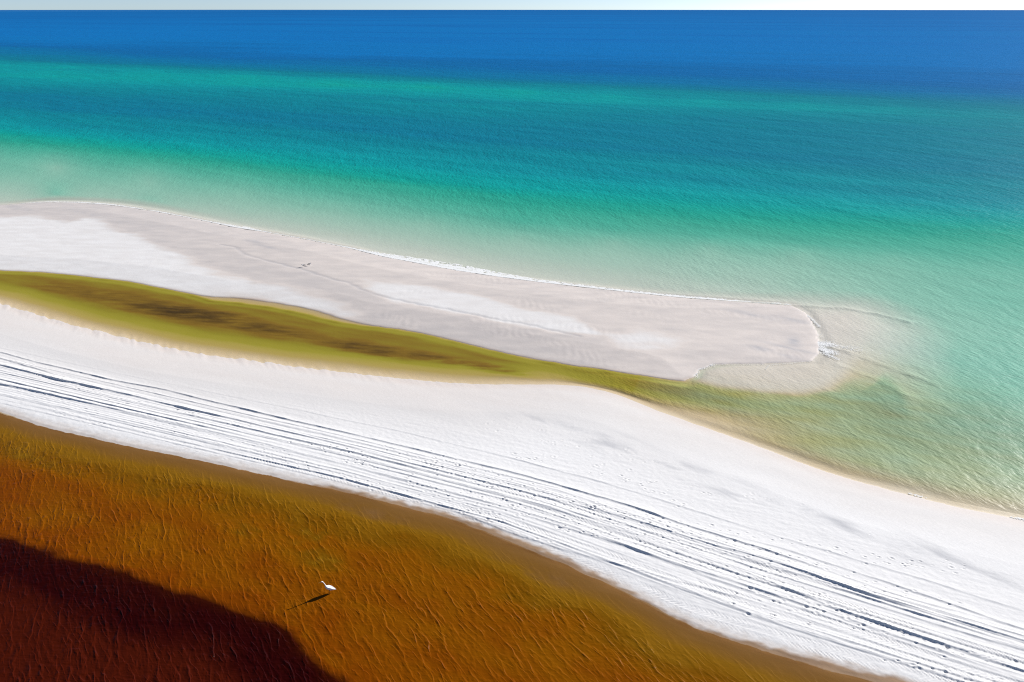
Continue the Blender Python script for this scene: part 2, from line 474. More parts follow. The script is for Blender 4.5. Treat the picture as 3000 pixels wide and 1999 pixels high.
def lake_waves(b, geo):
    # broken wavelets askew to the shore, steep on the sunward (leading) face, plus fine chop
    def wavelets(rot, lam, warp, seed):
        r = b.mapping(geo, R(rot), (1, 1, 1))
        y = b.n("ShaderNodeSeparateXYZ")
        b.set(y.inputs[0], r)
        wn_ = b.noise(b.mapping(r, 0, (2.6, 1, 1)), 0.75 / lam * 0.5, 3, 0.6)
        ph = b.math('ADD', b.math('MULTIPLY', y.outputs[1], 1.0 / lam), b.math('MULTIPLY', wn_, warp))
        ph = b.math('ADD', ph, seed)
        q = b.math('FRACT', ph)
        saw = b.math('MINIMUM', b.math('DIVIDE', q, 0.80), b.math('DIVIDE', b.math('SUBTRACT', 1.0, q), 0.20))
        gate = b.ramp(b.noise(b.mapping(r, 0, (2.0, 1, 1)), 0.9 / lam, 2, 0.6), [(0.40, (0.06, 0.06, 0.06)), (0.64, (1, 1, 1))])
        return b.math('MULTIPLY', b.math('POWER', saw, 1.6), gate)
    r2 = b.mapping(geo, R(18), (3.5, 1, 1))
    n1 = wavelets(-40, 0.46, 3.6, 0.0)
    n1b = wavelets(-28, 0.25, 3.2, 0.37)
    n3 = b.noise(r2, 5.5, 3, 0.6)
    h = b.math('ADD', b.math('MULTIPLY', n1, 0.034), b.math('MULTIPLY', n1b, 0.016))
    h = b.math('ADD', h, b.math('MULTIPLY', n3, 0.030))
    return b.math('MULTIPLY', h, b.attr("chop"))


SEA = [(0.0, srgb(234, 224, 213)), (0.02, srgb(224, 224, 208)), (0.05, srgb(182, 212, 192)), (0.085, srgb(132, 192, 168)), (0.125, srgb(80, 172, 148)), (0.18, srgb(0, 152, 126)),
       (0.235, srgb(0, 152, 156)), (0.28, srgb(0, 124, 138)), (0.34, srgb(0, 112, 140)), (0.44, srgb(0, 110, 160)), (0.54, srgb(0, 92, 152)), (0.66, srgb(0, 115, 182)), (0.8, srgb(0, 104, 174)), (1.0, srgb(0, 80, 142))]
TAN_SEA = [(0.0, srgb(228, 208, 165)), (0.05, srgb(194, 172, 92)), (0.11, srgb(156, 146, 48)), (0.18, srgb(140, 130, 36)), (0.27, srgb(126, 98, 28)), (0.40, srgb(96, 72, 22)), (0.6, srgb(70, 52, 18))]
LAKE = [(0.0, srgb(150, 112, 66)), (0.045, srgb(134, 96, 40)), (0.085, srgb(136, 96, 14)), (0.14, srgb(114, 74, 3)), (0.20, srgb(126, 74, 1)), (0.30, srgb(116, 57, 0)), (0.6, srgb(50, 13, 1)), (0.85, srgb(38, 3, 2)), (1.0, srgb(64, 17, 4))]

M_SAND = sand_material()
M_SEA = water_material("sea_water", SEA, TAN_SEA, sea_waves, 1.0, 0.055, 0.34)
M_LAKE = water_material("tannin_water", LAKE, LAKE, lake_waves, 0.35, 0.3, 0.3)


# ------------------------------------------------------------------ tracks in the sand
tracks = {   # (s, t) line, ridge height along it
 'A': ([(-75,31.1),(-53.19,30.68),(-48.57,30.43),(-44.41,30.36),(-41.01,30.29),(-37.00,30.51),(-32.34,30.34),(-27.55,30.25),(-21.13,30.18),(-10.90,29.94),(-7.53,29.67),(-4.09,29.35),(-0.98,28.79),(2.34,28.41),(4.73,28.03),(8.68,27.30),(13.40,27.11),(22,26.7)],
       [(-60,.08),(-50,.10),(-44,.14),(-37,.13),(-32,.11),(-27,.14),(-21,.10),(-12,.10),(-8,.12),(-2,.13),(3,.10),(6,.05),(14,.04)]),
 'B': ([(-75,29.6),(-51.16,29.20),(-48.19,29.14),(-45.32,29.04),(-40.80,29.13),(-37.14,29.12),(-33.59,29.05),(-29.85,29.11),(-25.32,29.02),(-21.59,28.99),(-16.82,28.75),(-10.40,28.56)],
       [(-55,.06),(-49,.13),(-44,.2),(-38,.14),(-34,.17),(-30,.09),(-26,.07),(-18,.05),(-10,.03)]),
 'C': ([(-75,27.2),(-48.43,27.22),(-45.13,27.30),(-41.96,27.37),(-37.81,27.37),(-33.93,27.41),(-25.42,27.48),(-18.28,27.35),(-9.85,27.07)],
       [(-60,.12),(-48,.15),(-42,.14),(-37,.08),(-25,.05),(-10,.04)]),
 'D': ([(-54,30.1),(-50.82,29.85),(-48.22,29.70),(-45.94,29.47),(-41.50,29.59)], [(-54,0),(-51,.06),(-49.5,.14),(-48,.08),(-45,.04),(-42,0)]),
 'E': ([(-12.51,28.74),(-10.40,28.56),(-7.05,28.45),(-3.70,28.30),(-1.04,27.93),(3.63,27.58),(5.66,27.23),(7.46,26.94),(9.75,26.76),(11.39,26.57),(13.21,26.35),(22,25.4)],
       [(-13,.03),(-6,.05),(-1,.08),(2,.10),(4,.14),(6,.18),(8,.16),(10,.11),(12,.09),(16,.1)]),
 'F': ([(-10.14,27.87),(-6.30,27.78),(-1.00,27.61),(6.56,26.81),(8.58,26.56),(10.79,26.31),(13.13,26.01),(22,25)], [(-11,.03),(0,.05),(5,.06),(7,.11),(9,.11),(11,.07),(14,.06)]),
 'G': ([(-14,27.9),(-10.13,27.82),(-6.88,27.66),(-3.86,27.33),(-0.88,26.89),(1.82,26.51),(5.76,25.63),(7.31,25.42),(9.19,25.16),(11.07,24.96),(12.80,24.71),(22,23.6)],
       [(-14,.03),(-6,.05),(-1,.08),(2,.05),(4,.08),(6,.14),(8,.16),(10,.13),(12,.10),(16,.1)]),
 'H': ([(-20,27.3),(-13.88,27.14),(-9.85,27.07),(-6.03,26.74),(-0.78,25.88),(2.20,25.64),(4.38,25.34),(6.72,25.08),(8.93,24.82),(12.74,24.27),(22,23)],
       [(-20,.03),(-10,.06),(-3,.09),(1,.11),(4,.11),(6,.07),(9,.05),(14,.03)]),
 'I': ([(-75,31.4),(-51.87,31.20),(-39.92,31.20),(-28.42,31.39),(-18.25,31.47),(-11.35,31.18),(-6.72,30.85),(-3.19,30.44),(3.79,29.46),(9.76,28.79),(13.67,28.19),(22,27.4)],
       [(-60,.02),(-30,.02),(-18,.03),(-8,.045),(-3,.04),(4,.03),(14,.035)]),
 'J': ([(-1.17,28.89),(3.79,28.69),(8.24,28.02),(13.38,27.05),(22,26)], [(-2,0.01),(4,.04),(8,.07),(14,.06)]),
 'K': ([(-24,26.3),(-19.85,26.27),(-13.38,26.05),(-9.13,25.30),(-6.60,25.08),(-3.88,24.99),(-0.64,24.85),(2.36,24.80),(6.53,24.33),(12,23.8)],
       [(-24,.02),(-14,.05),(-11,.07),(-9,.1),(-7,.05),(-3,.06),(0,.05),(6,.04),(12,.04)]),
 'L': ([(-30,27.2),(-20.38,27.10),(-9.76,26.81),(-3.65,26.31),(0.82,25.54),(4.52,25.06),(9.16,24.53),(16,23.8)], [(-30,.02),(-20,.04),(-10,.05),(-4,.06),(1,.05),(4,.04),(10,.05)]),
}


def scarp(u, h, back):
    """ridge whose steep side faces the lake (u<0)"""
    h = 0.37 * h
    return np.where(u > 0, h * np.exp(-u / back), h * np.exp(np.minimum(u, 0) / 0.045)) - 0.3 * h * np.exp(-((u + 0.13) / 0.08) ** 2)


def build_beach():
    S = np.concatenate([growth(-66, -400, 30)[::-1], grid_axis([(-66, -26, 0.11), (-26, 18, 0.06)]), growth(18, 120, 30)])
    T = np.concatenate([grid_axis([(20.5, 31.8, 0.03), (31.8, 34, 0.06), (34, 42.3, 0.1)])])
    s, t = np.meshgrid(S, T)
    ls, ns_ = lake_sd(s, t), near_sd(s, t)
    z = np.where(ls < 0, np.maximum(0.10 * ls, -0.5), 0.22 * (1 - np.exp(-np.maximum(ls, 0) / 3.0)))
    zn = np.where(ns_ > 0, 0.30 * (1 - np.exp(-np.maximum(ns_, 0) / 3.2)), 0)
    zb, bsd, _ = bed_height(s, t)
    z = np.where(ns_ > 0, np.minimum(z, zn), zb)
    dry = sstep(0.15, 0.8, ls) * sstep(3.0, 6.0, ns_)
    # the ruts
    ridge = np.zeros_like(z)
    sx = S
    for k, (name, (line, hs)) in enumerate(sorted(tracks.items())):
        c = smooth_curve(line, 0.5)(sx)
        hp = np.array(hs)
        hh = np.interp(sx, hp[:, 0], hp[:, 1])
        hh *= np.clip(0.9 + 1.5 * fbm(sx / 2.2, sx * 0 + k * 7.7, 50 + k, 5), 0.12, 1.6)
        c = c + 0.05 * fbm(sx / 0.8, sx * 0 + 3.3 * k, 80 + k, 3) + 0.06 * fbm(sx / 4.0, sx * 0 + 5.1 * k, 90 + k, 2)
        hh = np.where((sx < hp[0, 0]) | (sx > line[-1][0]), 0 if hp[0, 1] < 0.03 else hh, hh)
        if line[0][0] > -60:
            hh *= sstep(line[0][0], line[0][0] + 1.5, sx)
        if line[-1][0] < 10:
            hh *= sstep(line[-1][0], line[-1][0] - 2.0, sx)
        rows = np.where((T > c.min() - 2) & (T < c.max() + 3))[0]
        r0, r1 = rows[0], rows[-1] + 1
        ridge[r0:r1] += scarp(t[r0:r1] - c[None], hh[None], 0.20)
    # raked lines left by wheels, many and shallow
    r = np.random.default_rng(12)
    for k in range(170):
        q = r.random() ** 0.8
        s0, ln = r.uniform(-75, 14), r.uniform(12, 60)
        h = r.choice([0.005, 0.009, 0.014, 0.022], p=[.35, .35, .2, .1])
        top = np.interp(sx, [-75, -50, -20, -8, 2, 14, 22], [30.6, 30.1, 29.9, 29.6, 28.2, 26.9, 26.4])
        bot = np.interp(sx, [-75, -50, -20, -10, -3, 3, 12, 22], [25.5, 25.4, 25.9, 25.6, 24.5, 23.6, 23.0, 22.6])
        c = bot + (top - bot) * (q * 0.98 + 0.03 * fbm(sx / 14, sx * 0 + k * 3.1, 200 + k, 2))
        c = c + 0.03 * fbm(sx / 1.1, sx * 0 + k * 1.7, 330 + k, 2)
        hh = h * sstep(s0, s0 + 4, sx) * sstep(s0 + ln, s0 + ln - 4, sx) * np.clip(0.8 + 1.2 * fbm(sx / 1.5, sx * 0 + k, 400 + k, 2), 0.1, 1.6)
        cols = np.where(hh > 1e-4)[0]
        if len(cols) < 2:
            continue
        rows = np.where((T > c[cols].min() - 0.7) & (T < c[cols].max() + 0.7))[0]
        sl = np.s_[rows[0]:rows[-1] + 1, cols[0]:cols[-1] + 1]
        u = t[sl] - c[None, cols[0]:cols[-1] + 1]
        ridge[sl] += np.where(u > 0, np.exp(-u / 0.11), np.exp(u / 0.035)) * hh[None, cols[0]:cols[-1] + 1] - 0.35 * hh[None, cols[0]:cols[-1] + 1] * np.exp(-((u + .09) / .05) ** 2)
    # tyre tread bands: rows of slanted cleats
    for k, (line, w0, s0, s1) in enumerate([
            ([(-12, 25.0), (-9, 24.55), (-6, 24.35), (-3, 23.75), (0, 22.95), (4, 22.85), (9, 22.75), (16, 22.5)], .30, -9, 16),
            ([(-12, 25.5), (-6, 24.9), (-3, 24.2), (0, 23.5), (4, 23.3), (9, 23.2), (16, 22.9)], .26, -7, 16),
            ([(-20, 26.5), (-10, 26.0), (-4, 25.4), (0, 24.6), (5, 24.2), (10, 23.7), (16, 23.2)], .30, -13, 14),
            ([(-40, 26.0), (-25, 25.95), (-15, 25.8), (-8, 25.0)], .26, -33, -10),
            ([(-14, 27.55), (-6, 27.2), (0, 26.4), (5, 25.9), (10, 25.4)], .40, -13, 9),
            ([(-14, 28.2), (-6, 28.0), (0, 27.3), (8, 26.4)], .40, -12, 6),
            ([(0, 24.9), (5, 24.75), (10, 24.2), (16, 23.6)], .30, 0, 15),
            ([(2, 26.3), (8, 25.6), (16, 24.7)], .36, 3, 15)]):
        c = smooth_curve(line, 0.6)(sx)
        cols = np.where((sx > s0) & (sx < s1))[0]
        rows = np.where((T > c[cols].min() - 0.6) & (T < c[cols].max() + 0.6))[0]
        sl = np.s_[rows[0]:rows[-1] + 1, cols[0]:cols[-1] + 1]
        u = t[sl] - c[None, cols[0]:cols[-1] + 1]
        ph = s[sl] / 0.22 + np.abs(u) / 0.17
        m = sstep(w0, w0 - 0.08, np.abs(u)) * np.clip(0.5 + 1.6 * fbm(s[sl] / 2.2, u / .5, 600 + k, 2), 0, 1)
        ridge[sl] += m * (0.012 * np.sin(2 * np.pi * ph) - 0.008) + 0.012 * np.exp(-((np.abs(u) - w0) / 0.05) ** 2) * m
    # footprints and scuffs
    pits = []
    for k in range(17):          # walkers' lines
        s0 = r.uniform(-60, 8)
        t0 = np.interp(s0, [-60, -10, 0, 10], [25.8, 25.9, 24.0, 22.9]) + r.uniform(0, 4.3)
        ang = r.normal(-0.06, 0.06)
        for j in range(int(r.uniform(14, 60))):
            ss = s0 + j * 0.42 + r.normal(0, .05)
            pits.append((ss, t0 + j * 0.42 * math.tan(ang) + 0.13 * (-1) ** j + r.normal(0, .06), r.uniform(.045, .07), r.uniform(.012, .03)))
    for k in range(34):          # churned spots
        s0, q = r.uniform(-55, 14), r.random()
        t0 = np.interp(s0, [-60, -10, 0, 14], [25.6, 25.6, 23.7, 22.9]) + q * 4.0
        for j in range(int(r.uniform(4, 16))):
            pits.append((s0 + r.normal(0, 1.1), t0 + r.normal(0, .16), r.uniform(.035, .075), r.uniform(.012, .04)))
    for k in range(30):          # sparse prints on the upper beach
        s0 = r.uniform(-14, 16)
        t0 = np.interp(s0, [-14, 0, 16], [33.0, 31.4, 29.2]) + r.uniform(-1.2, 2.6)
        for j in range(int(r.uniform(2, 9))):
            pits.append((s0 + r.normal(0, .5), t0 + r.normal(0, .3), r.uniform(.04, .07), r.uniform(.012, .03)))
    for ps, pt, pr, pd in pits:
        a, b2 = np.searchsorted(S, (ps - 4 * pr, ps + 4 * pr))
        c0, d0 = np.searchsorted(T, (pt - 4 * pr, pt + 4 * pr))
        if b2 - a < 2 or d0 - c0 < 2:
            continue
        sl = np.s_[c0:d0, a:b2]
        d = np.sqrt(((s[sl] - ps) / 1.3) ** 2 + (t[sl] - pt) ** 2) / pr
        ridge[sl] += -pd * np.exp(-d ** 2 * 1.2) + 0.45 * pd * np.exp(-((d - 1.5) / 0.45) ** 2)
    rough = 0.010 * fbm(s / 0.35, t / 0.22, 71, 3) + 0.006 * fbm(s / 3.0, t / 0.25, 75, 2)
    z = z + (ridge + rough) * np.maximum(dry, 0.0) + 0.02 * fbm(s / 6, t / 2.0, 79, 2) * sstep(0, 2, ns_)
    # tan bank along the lake: low lip where the white sand ends
    z = z + 0.012 * np.exp(-((ls - 0.25) / 0.12) ** 2) * np.clip(0.6 + fbm(s / 1.0, t * 0, 73, 3), 0, 1.2)
    # how damp: wet edge by the channel, dry along the tracks
    dmp = ns_ + 1.2 * fbm(s / 9, t / 2.5, 61, 3)
    wet = 0.50 * sstep(9.0, 1.5, dmp) * sstep(8, -14, s) + 0.42 * sstep(4.5, 0.5, dmp) * sstep(-14, 8, s) + 0.25 * sstep(1.2, 0.0, ns_)
    wet = np.where(ns_ < 0, 0.5, np.clip(wet, 0, 1))
    wet = np.clip(wet + 0.25 * sstep(0.9, 0.1, ls), 0, 1)
    # heavy-mineral streaks on the upper beach
    gn = fbm((s - 1.2 * t) / 5.0, (t + 0.35 * s) / 0.9, 64, 4)
    along = np.exp(-((t - np.interp(s, [-20, -9, -2, 4, 12, 20], [35.5, 35.4, 33.6, 31.8, 30.4, 29.5])) / 1.1) ** 2)
    grey = np.clip(2.3 * (gn - 0.02), 0, 1) * along * sstep(-17, -10, s) * 1.0
    for (gs, gt, rs, rt, gv) in [(-9.2, 35.6, 1.6, .35, .55), (-6.5, 35.0, 1.3, .2, .5), (-2.6, 33.55, .75, .16, .9), (3.2, 32.3, .8, .35, .5), (5.2, 32.0, .9, .35, .6), (9.6, 30.9, 1.0, .35, .55)]:
        n = 0.5 + 1.2 * fbm((s + t) / 0.9, (t - .3 * s) / 0.22, 66, 3)
        grey = np.maximum(grey, gv * np.clip(n, 0, 1.2) * np.exp(-((s - gs) / rs) ** 2 - ((t - gt + 0.25 * (s - gs)) / rt) ** 2))
    wide = np.interp(s, [-60, -24, -20, -8, 0, 6, 20], [.10, .12, .45, .7, .4, .75, .8])
    tan = sstep(wide, wide - 0.35 - 0.1, ls + 0.35 * fbm(s / 0.7, t / 0.35, 68, 3)) * 0.9
    tan = np.maximum(tan, 0.35 * sstep(0.9, 0.0, ls + 0.5 * fbm(s / .5, t / .4, 69, 2)))
    tan = np.where(ls < 0, 1.0, tan)
    return make_grid("beach", S, T, z, M_SAND, dict(wet=wet, grey=grey, tannin=np.clip(tan, 0, 1)))


def build_sandbar():
    S = np.concatenate([growth(-116, -9000, 60)[::-1], grid_axis([(-116, -30, 0.3), (-30, 14, 0.16), (14, 30, 0.4)]), growth(30, 9000, 60)])
    T = np.concatenate([grid_axis([(42.3, 47.5, 0.09), (47.5, 63, 0.14), (63, 72, 0.3)]), growth(72, 26000, 90)])
    s, t = np.meshgrid(S, T)
    z, b, n = bed_height(s, t)
    near = (t < 120) & (np.abs(s) < 200)
    z = np.where(t > 72, np.minimum(z, -0.05 - 0.01 * (t - 72)), z)
    z = np.maximum(z, -9)
    P1 = [(-130,50),(-96.52,51.22),(-90.31,57.60),(-87.76,59.17),(-82.64,59.33),(-79.88,58.88),(-79.38,60.94),(-77.23,61.30),(-73.26,58.70),(-68.63,57.56),(-65.58,56.53),(-61.48,54.98),(-53.85,51.95),(-49.71,50.42),(-44.83,49.63),(-39.68,46.82),(-46.24,45.32),(-56.41,46.04),(-66.78,45.01),(-81.16,41.72),(-130,38)]
    P2 = [(-46.41,47.83),(-44.04,49.91),(-39.83,49.62),(-35.21,48.45),(-31.39,46.68),(-32.40,45.51),(-36.48,46.27),(-43.22,46.42)]
    P3 = [(-34.84,53.89),(-32.15,54.24),(-29.35,54.28),(-25.57,53.99),(-20.31,52.78),(-16.20,52.71),(-13.19,51.82),(-10.72,49.50),(-14.97,48.84),(-18.96,49.24),(-25.18,49.45),(-30.74,50.07),(-32.68,51.06)]
    P4 = [(-9.69,49.70),(-7.52,51.37),(-4.29,50.97),(-4.24,49.32),(-6.66,48.60),(-8.72,48.51)]
    wob = 2.0 * fbm(s / 5, t / 1.8, 41, 6)
    dry = np.zeros_like(z)
    for P, w, g in ((P1, .9, .9), (P2, 1.2, .8), (P3, .8, .82), (P4, 1.0, .7)):
        dry = np.maximum(dry, g * sstep(-w, w, seg_dist(s, t, P, True) + wob))
    mott = fbm((s + .6 * t) / 3.5, (t - .4 * s) / 1.1, 44, 4)
    wet = 0.80 - 0.62 * dry + 0.34 * mott
    left = sstep(-48, -66, s)
    pink = 1
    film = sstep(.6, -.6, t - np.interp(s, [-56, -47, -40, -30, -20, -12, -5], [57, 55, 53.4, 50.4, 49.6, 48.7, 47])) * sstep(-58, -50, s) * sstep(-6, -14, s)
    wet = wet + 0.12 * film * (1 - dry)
    wet = np.where(b > 0, wet, 0.62)
    # thin film of runoff: a low step, its shadow line painted in as grey
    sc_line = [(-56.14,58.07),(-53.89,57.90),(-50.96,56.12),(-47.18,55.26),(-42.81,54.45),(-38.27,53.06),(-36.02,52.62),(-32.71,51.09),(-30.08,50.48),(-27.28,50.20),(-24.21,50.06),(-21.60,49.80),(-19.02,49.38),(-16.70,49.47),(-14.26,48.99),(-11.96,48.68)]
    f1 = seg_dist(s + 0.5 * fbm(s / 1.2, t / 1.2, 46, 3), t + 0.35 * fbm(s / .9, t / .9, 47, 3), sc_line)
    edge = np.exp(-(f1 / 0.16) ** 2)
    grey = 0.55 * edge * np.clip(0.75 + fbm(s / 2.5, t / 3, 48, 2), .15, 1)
    z = z - 0.03 * edge * (b > 0.4)
    for (gs, gt, rs, rt, gv) in [(1.0, 58.3, 2.2, .5, .5), (4.3, 58.4, 1.5, .45, .5), (4.4, 53.9, .5, .9, .75), (3.9, 52.6, 2.2, .28, .5), (1.9, 51.6, .9, .5, .55), (4.0, 51.0, .9, .35, .5),
                                 (-53.5, 60.3, 1.3, .5, .55), (-50.5, 59.2, 2.0, .35, .5), (-80, 62.5, 9, 1.2, .35), (-92, 61.5, 6, 1.4, .4), (-68, 61, 5, 1.2, .25)]:
        nn = np.clip(0.65 + 0.9 * fbm((s + .5 * t) / 1.2, t / 0.4, 49, 3), 0, 1.2)
        grey = np.maximum(grey, 1.7 * gv * nn * np.exp(-((s - gs) / rs) ** 2 - ((t - gt + .2 * (s - gs)) / rt) ** 2))
    grey = np.maximum(grey, 0.22 * left * (1 - dry) * (b > 0))
    # ripple fields
    rip = np.sin(2 * np.pi * (s * 0.9 + 0.35 * t + 0.8 * fbm(s / 2, t / 2, 52, 2)) / 0.55)
    fld = np.clip(fbm(s / 7, t / 3, 53, 2) * 2.2, 0, 1) * (b > 0.5) + sstep(1.5, -.5, seg_dist(s, t, shelf_poly, True)) * sstep(.2, -.2, b) * (s > -8)
    z = z + np.where(near, 0.010 * rip * fld, 0) + np.where(b > 0.6, 0.012 * fbm(s / 1.5, t / .8, 54, 3), 0)
    tan = 0.30 * sstep(0.5, 0.0, b) * sstep(1.5, 0, t - barS_c(np.minimum(s, 6))) * (s < 2) + 0.22 * np.exp(-((s + 44) / 3) ** 2 - ((t - 46.6) / .9) ** 2)
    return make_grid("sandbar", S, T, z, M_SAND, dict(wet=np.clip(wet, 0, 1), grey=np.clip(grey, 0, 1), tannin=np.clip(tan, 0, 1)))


def build_lake_bed():
    S = np.concatenate([growth(-64, -400, 25)[::-1], grid_axis([(-64, 20, 0.5)]), growth(20, 120, 20)])
    T = np.concatenate([growth(8, -120, 25)[::-1], grid_axis([(8, 20.5, 0.4)])])
    s, t = np.meshgrid(S, T)
    ls = lake_sd(s, t)
    d = seg_dist(s, t, drop_poly, True)
    z = np.maximum(0.10 * ls, -0.5) - 2.2 * sstep(-0.8, 2.5, d)
    return make_grid("lake_bed", S, T, z, M_SAND, dict(wet=np.full(z.shape, .9), grey=np.zeros_like(z), tannin=np.ones_like(z)))


SHOALS = [(-18.5, 21.6, 1.7, .8, .42), (-17.1, 20.4, 1.4, .6, .40), (-22.0, 20.9, 1.2, .5, .38), (-37.5, 21.6, 2.2, .5, .2), (-6.9, 23.0, 2.0, .5, .15), (-16.6, 24.2, 2.2, .4, .2)]


def build_lake():
    S = np.concatenate([growth(-60, -400, 25)[::-1], grid_axis([(-60, -28, 0.12), (-28, 14, 0.06)]), growth(14, 120, 25)])
    T = np.concatenate([growth(9, -120, 30)[::-1], grid_axis([(9, 16, 0.07), (16, 25.9, 0.06)])])
    s, t = np.meshgrid(S, T)
    ls = lake_sd(s, t)
    d = seg_dist(s, t, drop_poly, True) + 0.6 * fbm(s / 2.0, t / .9, 21, 5)
    dl = np.maximum(-ls, 0)
    pat = fbm(s / 3.5, t / 1.6, 22, 4)
    depth = np.minimum(0.03 + 0.18 * dl, 0.60 + 0.03 * dl) + 0.42 * pat * sstep(0.3, 3, dl)
    for (ps, pt, rs, rt, dv) in SHOALS:      # paler sandy spots on the bottom
        depth = depth - dv * np.clip(.6 + 1.2 * fbm(s / .9, t / .5, 24, 3), 0, 1.4) * np.exp(-((s - ps) / rs) ** 2 - ((t - pt) / rt) ** 2)
    depth = np.maximum(depth, 0.03) + 0.25 * sstep(-25, -48, s) * sstep(1.5, 5, dl)
    depth = depth + 1.75 * sstep(-0.45, 0.65, d) + 0.75 * sstep(0.8, 5.0, d)
    opac = np.clip(0.35 + 1.6 * depth, 0, 0.96) * sstep(-.02, 0.25, dl)
    chop = sstep(0.0, 2.4, dl) * (0.75 + 0.6 * fbm(s / 6, t / 4, 25, 2))
    chop = chop * (1 + 0.5 * sstep(-0.5, 1, d))
    # sharp-crested wind ripples, crests askew to the shore
    a = R(-55)
    u, v = s * math.cos(a) + t * math.sin(a), -s * math.sin(a) + t * math.cos(a)
    w1 = 1 - np.abs(perlin(u / 1.5 + .3 * perlin(u / .7, v / .4, 28), (v + .12 * perlin(u / .5, v / .5, 29)) / 0.50, 26)) * 4.5
    w2 = 1 - np.abs(perlin(u / 0.7, v / 0.28, 27)) * 3.2
    z = chop * (0.008 * np.clip(w1, 0, 1) ** 1.4 + 0.004 * np.clip(w2, 0, 1) ** 1.4)
    keep = ls < 0.4
    ob = make_grid("lake", S, T, z, M_LAKE, dict(depth=depth, tannin=np.ones_like(z), opacity=opac, chop=chop), keep)
    return ob


def build_sea():
    S = np.concatenate([growth(-120, -22000, 90)[::-1], grid_axis([(-120, -30, 0.4), (-30, 32, 0.25)]), growth(32, 22000, 90)])
    T = np.concatenate([grid_axis([(34.6, 63, 0.16), (63, 72, 0.25)]), growth(72, 26000, 230)])
    s, t = np.meshgrid(S, T)
    z0, b, n = bed_height(s, t)
    dsh = np.maximum(np.minimum(-b, -n), 0)
    ridge_t = barN_c(np.minimum(s, 4))
    mid = 0.5 * (barS_c(np.minimum(s, 4)) + ridge_t)
    lag = (t < mid) & (s < 3)
    lw = lagoon_weight(s, t)
    depth = np.maximum(-z0, 0)
    # tannin: brown channel, thinning out where it runs into the sea
    out = 0.62 + 0.38 * np.exp(-(np.maximum(s + 7, 0) / 7.0) ** 1.2)
    out = out * np.exp(-(np.maximum(s, 0) / 30.0) ** 2)
    side = sstep(9.5, 2.0, t - np.interp(s, [-10, 0, 8, 30], [42, 43.5, 43.0, 36.0]))
    tan = np.where(s < -6, 1.0, out) * np.where(s < -2, side, np.maximum(side, 0.9 * sstep(15, 4, t - np.interp(s, [-10, 0, 8, 30], [42, 43.5, 43.0, 36.0])) * sstep(-2, 5, s)))
    tan = np.where(lag & (s < -6), 1.0, tan)
    tan = np.where((t > ridge_t - 4) & (s < 4), 0.0, tan)
    tan = np.maximum(tan, 0.35 * sstep(6, 0, -n) * sstep(-4, 4, s))
    tan = tan * (1 - 0.75 * sstep(-.4, 1.0, seg_dist(s, t, shelf_poly, True)) * sstep(-6, -2, s))
    tan = np.clip(tan * (1 + .5 * (1 - lw) * fbm(s / 4, t / 1.2, 33, 3)), 0, 1)
    # dark weed and silt in the channel, then painted shade under the bar's bank
    weed_and_shade = np.zeros_like(z0)
    for (ws, wt, rs, rt, wv) in [(-46, 42.0, 6.0, 1.25, 1.15), (-37, 41.6, 5.0, .9, .55), (-27, 41.2, 4.0, .9, .7), (-22, 41.4, 3.0, .7, .6), (-56, 42.6, 8, 1.3, .35), (-17, 41.6, 3.0, .6, .6)]:
        nn = np.clip(0.6 + 1.3 * fbm((s + .8 * t) / 2.6, (t - .3 * s) / .5, 36, 4), 0, 1.3)
        weed_and_shade = np.maximum(weed_and_shade, wv * nn * np.exp(-(np.abs((s - ws) / rs)) ** 2.5 - (np.abs((t - wt) / rt)) ** 2.5))
    db_ = np.maximum(-b, 0)
    weed_and_shade = np.maximum(weed_and_shade, 0.32 * np.exp(-((db_ - 0.25 - 0.9 * sstep(-49, -44, s) * sstep(-27, -36, s)) / 0.22) ** 2) * np.clip(.9 + fbm(s / 2, t / 2, 40, 2), .3, 1.3))  # dark line below the bank: its shade and reflection painted in as depth
    depth = depth + 1.25 * weed_and_shade * lw
    depth = depth * (1 + .35 * lw * fbm(s / 5, t / .9, 37, 4))
    opac = 1 - np.exp(-depth * 2.6)
    opac = 1 - np.exp(-np.maximum(depth - 0.05 * (1 - lw), 0) * (2.6 + 4.4 * tan))
    opac = np.maximum(opac, (0.42 - 0.30 * lw) * sstep(.005, .06, depth))
    chop = 0.16 + 0.84 * sstep(0.2, 2.2, depth)
    calm = 1 - 0.85 * lw * sstep(-8, -16, s)
    chop = np.maximum(chop, .48 * sstep(0, 1.0, dsh) * sstep(-16, -4, s)) * calm
    far = sstep(250, 3000, t)
    chop = chop * (1 - 0.6 * far)
    # low swell lines breaking round the end of the bar
    z = np.zeros_like(z0)
    r1 = [(-3.93,60.21),(-0.15,60.93),(4.31,61.91),(9.04,62.79),(12.43,61.99),(13.71,61.49)]
    r2 = [(7.01,53.74),(8.39,53.27),(9.56,52.69),(11.51,51.54),(14,50)]
    r3 = [(6.8,51.5),(8.2,50.6),(10,49.2),(12,47.4)]
    near = (t < 66) & (s > -20) & (s < 24)
    for line, h in ((r1, .11), (r2, .08), (r3, .055)):
        d = np.full(z.shape, 9.0)
        d[near] = seg_dist(s[near] + .3 * fbm(s[near] / 1.5, t[near] / 1.5, 91, 3), t[near] + .5 * fbm(s[near] / 1.2, t[near] / 2, 92, 3), line)
        z += h * np.exp(-(d / 0.25) ** 2) * np.clip(.8 + 1.3 * fbm(s / 1.1, t / 1.5, 93, 3), .1, 1.5)
    rim = np.exp(-((dsh - 0.5) / 0.28) ** 2) * ((t > ridge_t - 1) & (s < 4)) * 0.05
    z = z + rim
    keep = (z0 < 0.02) | (dsh > 0)
    cut = lag & (s < -2)
    at = dict(depth=depth, tannin=tan, opacity=np.clip(opac, 0, 0.97), chop=chop)
